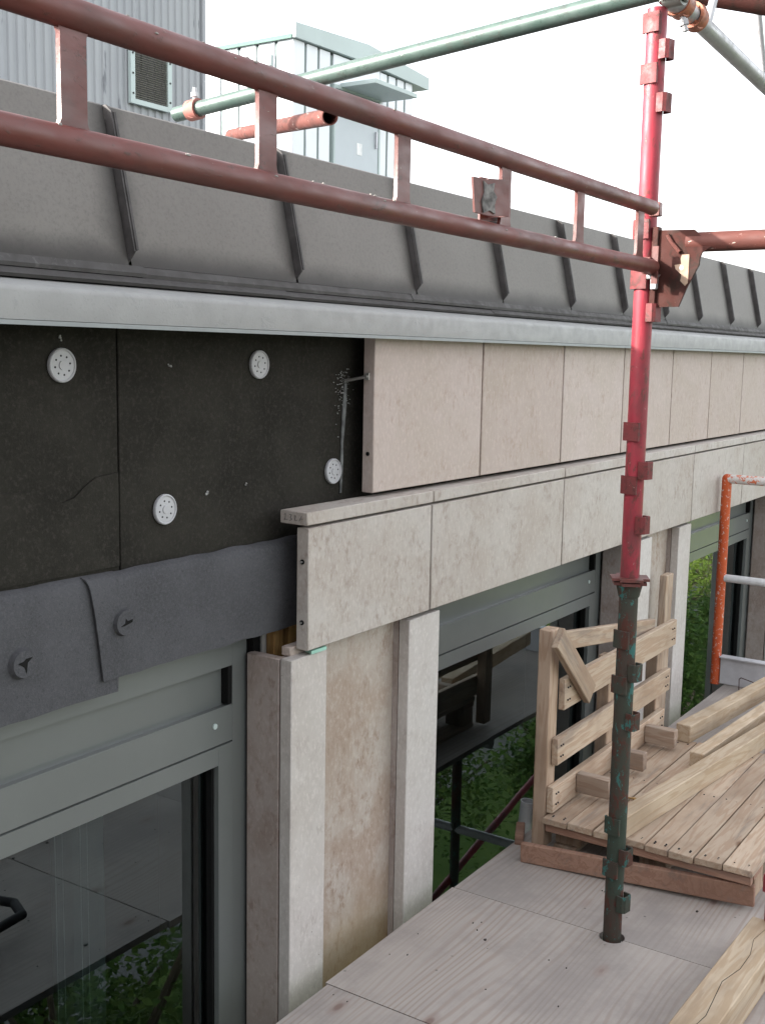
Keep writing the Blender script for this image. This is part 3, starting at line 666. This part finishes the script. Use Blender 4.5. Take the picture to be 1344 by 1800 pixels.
# ------------------------------------------------------------------ bracket with gusset plate and cross tube
BR = thing('ledger_bracket', (2.72, 1.0, 1.66), 'red-brown gusset bracket with worn cross tube wedged to the red pole', 'bracket')
bm = BM()
out = [(1.010, 1.842), (.915, 1.840), (.868, 1.800), (.893, 1.786), (.898, 1.772), (.899, 1.757), (.925, 1.706), (.944, 1.659), (1.006, 1.658), (1.004, 1.72), (.992, 1.735), (1.004, 1.75)]
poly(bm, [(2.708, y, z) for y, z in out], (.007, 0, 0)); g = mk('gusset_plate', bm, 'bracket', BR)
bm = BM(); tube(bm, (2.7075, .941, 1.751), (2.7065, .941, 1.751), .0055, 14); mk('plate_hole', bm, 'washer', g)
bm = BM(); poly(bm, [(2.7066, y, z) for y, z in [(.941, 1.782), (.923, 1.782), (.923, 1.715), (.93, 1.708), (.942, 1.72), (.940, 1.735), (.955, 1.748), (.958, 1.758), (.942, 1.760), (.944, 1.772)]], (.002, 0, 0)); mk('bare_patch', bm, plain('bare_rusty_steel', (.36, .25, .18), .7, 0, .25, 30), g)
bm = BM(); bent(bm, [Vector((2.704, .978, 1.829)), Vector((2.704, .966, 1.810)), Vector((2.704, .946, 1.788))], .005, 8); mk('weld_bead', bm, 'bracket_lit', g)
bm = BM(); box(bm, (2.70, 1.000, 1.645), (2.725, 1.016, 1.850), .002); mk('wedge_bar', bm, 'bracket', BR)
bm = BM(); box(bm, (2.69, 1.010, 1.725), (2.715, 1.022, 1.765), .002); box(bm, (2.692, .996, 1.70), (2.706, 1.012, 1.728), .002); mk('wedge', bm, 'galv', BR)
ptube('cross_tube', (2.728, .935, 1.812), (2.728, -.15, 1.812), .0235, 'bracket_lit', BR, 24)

# ------------------------------------------------------------------ couplers and upper tubes
def coupler(loc, ax1, ax2, r1, r2, mat, label, boltdir):
    t = thing('tube_coupler', loc, label, 'coupler', 'tube couplers'); loc = Vector(loc)
    for k, (c, ax, r) in enumerate(((loc, ax1, r1), (loc+Vector(boltdir)*0, ax2, r2))):
        ax = Vector(ax).normalized()
        bm = BM(); tube(bm, c-ax*.022, c+ax*.022, r+.009, 24, wall=.008); mk('clamp_ring', bm, mat, t)
    bd = Vector(boltdir).normalized()
    bm = BM(); tube(bm, loc+bd*(r1*.6), loc+bd*(r1+.045), .007, 8); mk('bolt', bm, 'galv', t)
    bm = BM(); tube(bm, loc+bd*(r1+.016), loc+bd*(r1+.030), .0125, 6); mk('nut', bm, 'galv', t)
    return t
TA, TB = Vector((2.74, .955, 2.415)), Vector((2.861, 2.735, 2.306))
ptg = ptube('scaffold_tube', TA, TB, .0242, 'tube_green', None, 24, .003); tag(ptg, 'green-grey scaffold tube running from the pole top back over the roof', 'scaffold tube')
ad = (TB-TA).normalized()
coupler(TA+ad*1.70, ad, (.9, .3, .1), .0242, .018, 'coupler_pink', 'faded pink coupler near the far end of the green tube', (0, 0, 1))
coupler((2.722, 1.0, 2.392), (.06, 1, -.06), (0, 0, 1), .0242, .0242, 'coupler_grey', 'grimy grey coupler joining green tube and red pole top', (-.6, .2, .75))
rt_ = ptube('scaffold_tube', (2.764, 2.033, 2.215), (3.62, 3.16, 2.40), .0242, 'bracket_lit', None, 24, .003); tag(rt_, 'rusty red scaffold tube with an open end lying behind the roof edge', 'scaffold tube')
LG = thing('lattice_girder', (3.6, 1.038, 2.35), 'galvanised lattice girder in the top right corner', 'girder')
c0, c1 = Vector((2.45, 1.038, 2.432)), Vector((6.0, 1.038, 2.25))
cdv = (c1-c0).normalized()
ptube('bottom_chord', c0, c1, .0225, 'galv', LG, 24); ptube('top_chord', c0+Vector((0, 0, .48)), c1+Vector((0, 0, .48)), .0225, 'galv', LG, 24)
apex = [c0+cdv*t for t in (.62, 1.20, 1.78, 2.36, 2.94)]
for p, q in zip(apex, apex[1:]):
    mid = (p+q)/2+Vector((-.02, 0, .48)); ptube('web_bar', p+Vector((.01, 0, 0)), mid, .0115, 'galv', LG, 12); ptube('web_bar', mid, q, .0115, 'galv', LG, 12)
ptube('end_sleeve', c0-cdv*.05, c0+cdv*.40, .031, 'galv', LG, 24)
coupler(c0+cdv*.42, cdv, (.2, .95, .15), .026, .022, 'coupler', 'orange-brown coupler nearest the pole on the lattice girder', (.05, -.25, -.95))
coupler(c0+cdv*.53, cdv, (.2, .95, .15), .024, .02, 'coupler', 'second orange-brown coupler further along the lattice girder', (0, .3, .9))
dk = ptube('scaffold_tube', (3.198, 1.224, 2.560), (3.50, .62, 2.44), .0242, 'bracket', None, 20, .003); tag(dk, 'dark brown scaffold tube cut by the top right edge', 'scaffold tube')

# ------------------------------------------------------------------ orange end frame
OF = thing('end_guard_frame', (5.28, 1.55, 0), 'orange and white end guard frame with toe board at the far deck end', 'guard frame')
ptube('upright', (5.28, 1.562, .0), (5.28, 1.562, .985), .0225, 'orange', OF, 20); ptube('upright', (5.28, .5, .0), (5.28, .5, .985), .0225, 'orange', OF, 20)
ptube('top_tube', (5.28, 1.565, .985), (5.28, .497, .985), .0215, 'orange_white', OF, 20); ptube('middle_tube', (5.28, 1.545, .515), (5.28, .52, .515), .0185, 'silver', OF, 20)
bm = BM(); bmesh.ops.create_uvsphere(bm, u_segments=16, v_segments=10, radius=.0228, matrix=Matrix.Translation((5.28, 1.562, .985))); mk('corner_elbow', bm, 'orange', OF)
pbox('toe_board', (5.265, .52, .006), (5.292, 1.538, .135), 'alu', OF, .003)
pbox('toe_board_lip', (5.245, .52, .136), (5.30, 1.538, .141), 'alu', OF)
bm = BM(); bent(bm, [Vector((5.22, 1.43, .004)), Vector((5.222, 1.432, .055)), Vector((5.226, 1.425, .062)), Vector((5.232, 1.33, .040)), Vector((5.24, 1.25, .050))], .0022, 6); o = tag(mk('tie_wire', bm, 'bracket', None, (5.22, 1.43, 0)), 'bent rusty tie wire standing before the grey toe board', 'wire')
o = pbox('steel_offcut', (4.77, 1.375, .0), (4.82, 1.392, .010), 'dark_steel', None, .001); tag(o, 'small black steel offcut lying on the far deck', 'offcut')

# ------------------------------------------------------------------ flat pallet
PT = thing('flat_pallet', (3.5, 1.08, 0), 'wooden pallet lying flat on the deck with beams on it', 'pallet')
ys = [1.405, 1.322, 1.238, 1.158, 1.078, 1.006, .932, .850, .764]
for i, (a, b_) in enumerate(zip(ys, ys[1:])):
    dx = random.uniform(-.004, .004); bm = BM(); box(bm, (3.048+dx, b_+random.uniform(.001, .0025), .112), (4.02+dx*.5+random.uniform(-.01, .03), a-random.uniform(.001, .0025), .130+random.uniform(0, .003)), .0018)
    tw = random.uniform(-.02, .02)
    for v in bm.verts: v.co.z += (v.co.x-3.5)*(v.co.y-(a+b_)/2)*tw*4 + .002*math.sin(3*(v.co.x-3)+i)
    o = mk('deck_board', bm, 'wood_pallet', PT, (3.5, (a+b_)/2, .12))
    bm = BM()
    for xx in (3.075, 3.082, 3.53, 3.97):
        for f in (.25, .7): tube(bm, (xx+dx+random.uniform(-.006, .006), b_+(a-b_)*f, .1295), (xx+dx, b_+(a-b_)*f, .1325), .0028, 7)
    mk('nail_head', bm, 'dark_steel', o)['kind'] = 'stuff'
for x in (3.085, 3.48, 3.93): pbox('cross_board', (x, .77, .091), (x+.085, 1.400, .1115), 'wood_red', PT, .002)
for x in (3.14, 3.50, 3.93):
    for y in (.78, 1.04, 1.315): pbox('block', (x, y, .020), (x+.08, y+.085, .0905), 'wood_pallet_z', PT, .003)
pbox('edge_board', (3.062, .772, .083), (3.082, 1.40, .1085), 'wood_red', PT, .002)
for y in (.785, 1.05, 1.325): pbox('bottom_board', (3.13, y, .0012), (4.02, y+.075, .0195), 'wood_pallet', PT, .002)
def stick(name, a, b_, w, h, mat, label, cat, group=None, rollx=0., parent=None, bev=.0025):
    """squared timber from a to b (centre line); width w sideways, height h"""
    a, b_ = Vector(a), Vector(b_); d = b_-a; L = d.length
    bm = BM(); n = 6
    box(bm, (-L/2, -w/2, -h/2), (L/2, w/2, h/2), bev)
    me = bpy.data.meshes.new(name); bmesh.ops.recalc_face_normals(bm, faces=bm.faces); bm.to_mesh(me); bm.free(); me.materials.append(M[mat])
    o = bpy.data.objects.new(name, me); COL.objects.link(o)
    q = d.to_track_quat('X', 'Z') @ Matrix.Rotation(rollx, 4, 'X').to_quaternion()
    o.rotation_mode = 'QUATERNION'; o.rotation_quaternion = q; o.location = (a+b_)/2
    if parent is not None:
        o.location = (a+b_)/2-wpos(parent); o.parent = parent
    if label: tag(o, label, cat, group)
    return o
# plank lying on the deck in front of the pallet
o = stick('loose_plank', (2.995, 1.445, .030), (3.085, .765, .048), .022, .060, 'wood_red', 'reddish plank on edge in front of the flat pallet', 'plank')
bm = BM()

# upright broken pallet frame
UF = thing('broken_pallet_frame', (3.6, 1.42, .1), 'broken pallet frame standing upright on the deck edge before the window', 'pallet')
pbox('post', (3.075, 1.408, .02), (3.135, 1.452, .712), 'wood_pallet_z', UF, .003)
pbox('post', (4.02, 1.408, .02), (4.075, 1.452, .50), 'wood_pallet_z', UF, .003)
pbox('post', (3.55, 1.408, .02), (3.60, 1.452, .53), 'wood_pallet_z', UF, .003)
for (x0, x1, zt, zb) in ((3.135, 4.15, .551, .452), (3.10, 4.105, .370, .284), (3.078, 4.065, .221, .137)):
    o = pbox('slat_board', (x0, 1.385, zb), (x1, 1.4065, zt), 'wood_pallet', UF, .0022)
    bm = BM()
    for xx in (x0+.02, x0+.035, x1-.03, x1-.05):
        for f in (.3, .7): tube(bm, (xx, 1.386, zb+(zt-zb)*f), (xx+.003, 1.382, zb+(zt-zb)*f), .0028, 7)
    mk('nail_head', bm, 'dark_steel', o)['kind'] = 'stuff'
for x, z in ((3.247, .185), (3.545, .185), (3.853, .180)): pbox('stub_block', (x, 1.272, z-.032), (x+.036, 1.384, z+.030), 'wood_pallet_y', UF, .0025)
stick('brace', (3.040, 1.372, .705), (3.295, 1.370, .470), .022, .070, 'wood_pallet', None, None, parent=UF)
stick('top_board', (3.12, 1.43, .665), (4.0, 1.428, .545), .022, .058, 'wood_pallet', None, None, parent=UF)

# timber standing behind it against the pier
SP = stick('standing_timber', (4.56, 1.583, .0), (4.585, 1.585, .635), .030, .105, 'wood_pallet', 'split grey-brown timber standing upright against the second stone pier', 'timber', rollx=0)
# beams
stick('beam', (3.02, 1.162, .166), (5.05, .925, .166), .050, .068, 'wood_new', 'longest pale beam lying diagonally across the flat pallet', 'beam', 'loose pale beams')
stick('beam', (3.985, 1.285, .165), (4.93, 1.178, .165), .056, .066, 'wood_new', 'short pale beam with reddish end, nearest the stone piers', 'beam', 'loose pale beams')
stick('beam', (3.745, 1.155, .160), (4.95, 1.075, .160), .050, .056, 'wood_new', 'jointed pale beam lying between the two other beams on the pallet', 'beam', 'loose pale beams')
fb_ = stick('beam', (1.55, .703, .048), (2.87, .668, .048), .092, .094, 'wood_new', 'thick cracked pale beam in the bottom right corner', 'beam', 'loose pale beams')
bm = BM(); cp = [(-.1+.08*i, -.004+.007*math.sin(i*1.7)+.004*math.sin(i*4.1), .0003+.0005*math.sin(math.pi*i/9)) for i in range(10)]
for (x, y, w), (x2, y2, w2) in zip(cp, cp[1:]): poly(bm, [(x, y-w, .0465), (x2, y2-w2, .0465), (x2, y2+w2, .0465), (x, y+w, .0465)], (0, 0, .0008))
ck = mk('drying_crack', bm, 'gasket'); ck.parent = fb_
stick('beam', (1.5, .575, .035), (2.36, .560, .035), .075, .068, 'wood_new', 'rough sawn beam end at the very bottom right corner', 'beam', 'loose pale beams')
# splinters
for i, (x, y, a) in enumerate(((3.33, 1.215, .5), (3.345, 1.222, 1.9))):
    o = stick('wood_splinter', (x-.03*math.cos(a), y-.03*math.sin(a), .134+.003*i), (x+.03*math.cos(a), y+.03*math.sin(a), .136+.003*i), .006, .004, 'wood_old', ['thin dark splinter on the pallet boards, the lower of a crossed pair', 'thin dark splinter on the pallet boards, the upper of a crossed pair'][i], 'splinter', bev=.0005)

# chips and dirt lying about on the plywood
bm = BM(); rg = random.Random(5)
for i in range(34):
    x, y = rg.uniform(1.7, 3.0), rg.uniform(.75, 1.5); q = rg.choice((.0012, .0015, .002, .002, .006)); a0 = rg.uniform(0, 6)
    poly(bm, [(x+q*rg.uniform(.6, 1.6)*math.cos(a0+a), y+q*rg.uniform(.4, 1)*math.sin(a0+a), .0004) for a in (0, 1.3, 2.6, 3.9, 5.1)], (0, 0, rg.uniform(.0008, .003)))
o = mk('deck_debris', bm, plain('dark_dirt', (.06, .05, .045), .95, 0, .3, 40, 0, spec=.1)); o['kind'] = 'stuff'; o['label'] = 'dark chips and dirt scattered on the near plywood'; o['category'] = 'debris'
# block and tube end poking up between deck edge and window
stick('timber_offcut', (3.09, 1.50, .016), (3.17, 1.535, .026), .028, .035, 'wood_red', 'reddish timber offcut at the deck edge left of the pallet', 'timber')
tag(ptube('tube_end', (3.29, 1.60, -.3), (3.30, 1.575, .06), .0242, 'galv', None, 16, .003), 'grey tube end sticking up between the deck edge and the window', 'scaffold tube')

# hand truck lying on the deck just out of frame, mirrored in the near window
HT = thing('hand_truck', (1.8, 1.15, 0), 'dark steel hand truck on the deck, mirrored in the near window', 'hand truck')
bm = BM(); bent(bm, [Vector(p) for p in ((1.28, 1.30, .05), (1.58, 1.30, .06), (1.82, 1.27, .06), (1.85, 1.20, .06), (1.82, 1.10, .06), (1.58, 1.06, .06), (1.28, 1.04, .05))], .013, 10); mk('frame', bm, 'dark_steel', HT)
for x in (1.38, 1.58): ptube('cross_bar', (x, 1.04, .055), (x, 1.30, .055), .011, 'dark_steel', HT, 10)
bm = BM(); tube(bm, (1.33, 1.0, .075), (1.33, 1.05, .075), .075, 20); mk('wheel', bm, 'dark_steel', HT)
bm = BM(); tube(bm, (1.33, 1.29, .075), (1.33, 1.34, .075), .075, 20); mk('wheel', bm, 'dark_steel', HT)

# lower lift of the scaffold, seen mirrored in the window
for i, (x, lab) in enumerate(((.12, 'outer scaffold pole behind the near end of the deck'), (2.75, 'outer scaffold pole behind the middle of the deck'), (5.28, 'outer scaffold pole behind the orange end frame'))):
    tag(ptube('outer_pole', (x, -.2, GZ), (x, -.2, -.05), .0242, 'pole_green', None, 14), lab, 'scaffold pole', 'outer scaffold poles below the deck')
tag(ptube('inner_pole', (4.695, .95, GZ), (4.695, .95, -.05), .0242, 'pole_green', None, 14), 'inner scaffold pole below the deck, mirrored low in the second window', 'scaffold pole')
tag(ptube('lower_transom', (4.694, -.2, -.8), (4.694, 1.45, -.8), .022, 'galv', None, 14), 'grey cross tube below the deck, mirrored low in the second window', 'scaffold tube')
tag(ptube('diagonal_brace', (4.2, .93, -1.19), (6.6, .93, -.58), .018, 'pole_red', None, 14), 'red diagonal brace below the deck, mirrored low in the second window', 'brace')

# ------------------------------------------------------------------ trees below, seen mirrored in the glass
def tree(x, y, h, r, seed, mat, label, nl=9000, ls=.125):
    rng = random.Random(seed)
    t = thing('tree', (x, y, GZ), label, 'tree', 'trees below the scaffold')
    bm = BM(); tube(bm, (x, y, GZ), (x+.1, y, GZ+h*.45), .22, 10, .13); limbs = []
    for i in range(9):
        a = i*2.4+rng.random(); z0 = GZ+h*rng.uniform(.25, .45); e = Vector((x+math.cos(a)*r*.7, y+math.sin(a)*r*.7, GZ+h*rng.uniform(.5, .9)))
        tube(bm, (x+.05, y, z0), e, .08, 7, .025); limbs.append(e)
    mk('trunk', bm, 'bark', t)
    cl = [(Vector((x, y, GZ+h*.65)), r*.75)]
    for i in range(26):
        a = rng.uniform(0, 6.28); rr = r*math.sqrt(rng.random())*.85; zz = rng.uniform(.3, .93); rr *= 1-.55*max(0, zz-.6)/.33
        cl.append((Vector((x+math.cos(a)*rr, y+math.sin(a)*rr, GZ+h*zz)), r*rng.uniform(.22, .40)))
    vs, fs = [], []
    for i in range(nl):
        c, cr = cl[rng.randrange(1, len(cl))] if rng.random() < .9 else cl[0]
        d = Vector((rng.gauss(0, 1), rng.gauss(0, 1), rng.gauss(0, 1))).normalized()*cr*(rng.random()**.4)
        p = c+d; u = Vector((rng.gauss(0, 1), rng.gauss(0, 1), rng.gauss(0, .5))).normalized(); w = u.cross(Vector((rng.gauss(0, .5), rng.gauss(0, .5), 1)).normalized()).normalized()
        s = ls*rng.uniform(.6, 1.3); k = len(vs)
        vs += [p-u*s*.6, p+w*s*.38, p+u*s*.7, p-w*s*.38]; fs.append((k, k+1, k+2, k+3))
    org = wpos(t); me = bpy.data.meshes.new('crown'); me.from_pydata([v-org for v in vs], [], fs); me.materials.append(M[mat])
    o = bpy.data.objects.new('crown', me); COL.objects.link(o); o.parent = t
for i, (x, y, h, r, mt, lab) in enumerate((
    (9.5, -7.5, 8.0, 3.0, 'leaf_dark', 'tree mirrored low in the nearest window'),
    (15.5, -8.5, 9.0, 3.4, 'leaf_dark', 'dark green tree mirrored below the deck in the second window, nearest the pier'),
    (20.5, -9.5, 9.0, 3.2, 'leaf_dark', 'dark green tree mirrored beside the upright pallet frame'),
    (33, -10.5, 9.2, 3.6, 'leaf', 'sunlit tree mirrored in the far window, first of the row'),
    (39, -11, 9.8, 3.8, 'leaf', 'sunlit tree mirrored in the far window, second of the row'),
    (45, -11.5, 9.6, 3.8, 'leaf', 'sunlit tree mirrored in the far window, third of the row'),
    (51, -12, 9.6, 4.0, 'leaf', 'sunlit tree mirrored in the far window, fourth of the row'),
    (58, -13, 9.8, 4.2, 'leaf', 'sunlit tree mirrored in the far window, last of the row'),
    (31.5, -7.2, 6.3, 2.6, 'leaf_dark', 'shaded tree mirrored low in the far window, nearest the orange upright'),
    (36.5, -7.4, 6.0, 2.7, 'leaf_dark', 'shaded tree mirrored low in the far window, second from the orange upright'),
    (41.5, -7.6, 6.4, 2.7, 'leaf_dark', 'shaded tree mirrored low in the far window, third from the orange upright'),
    (25.5, -7.2, 5.2, 2.3, 'leaf_dark', 'low shaded tree mirrored behind the upright pallet frame'),
    (56, -34, 6.0, 3.0, 'leaf', 'tree across the road mirrored at the top of the second window'))):
    tree(x, y, h, r, 40+i, mt, lab)
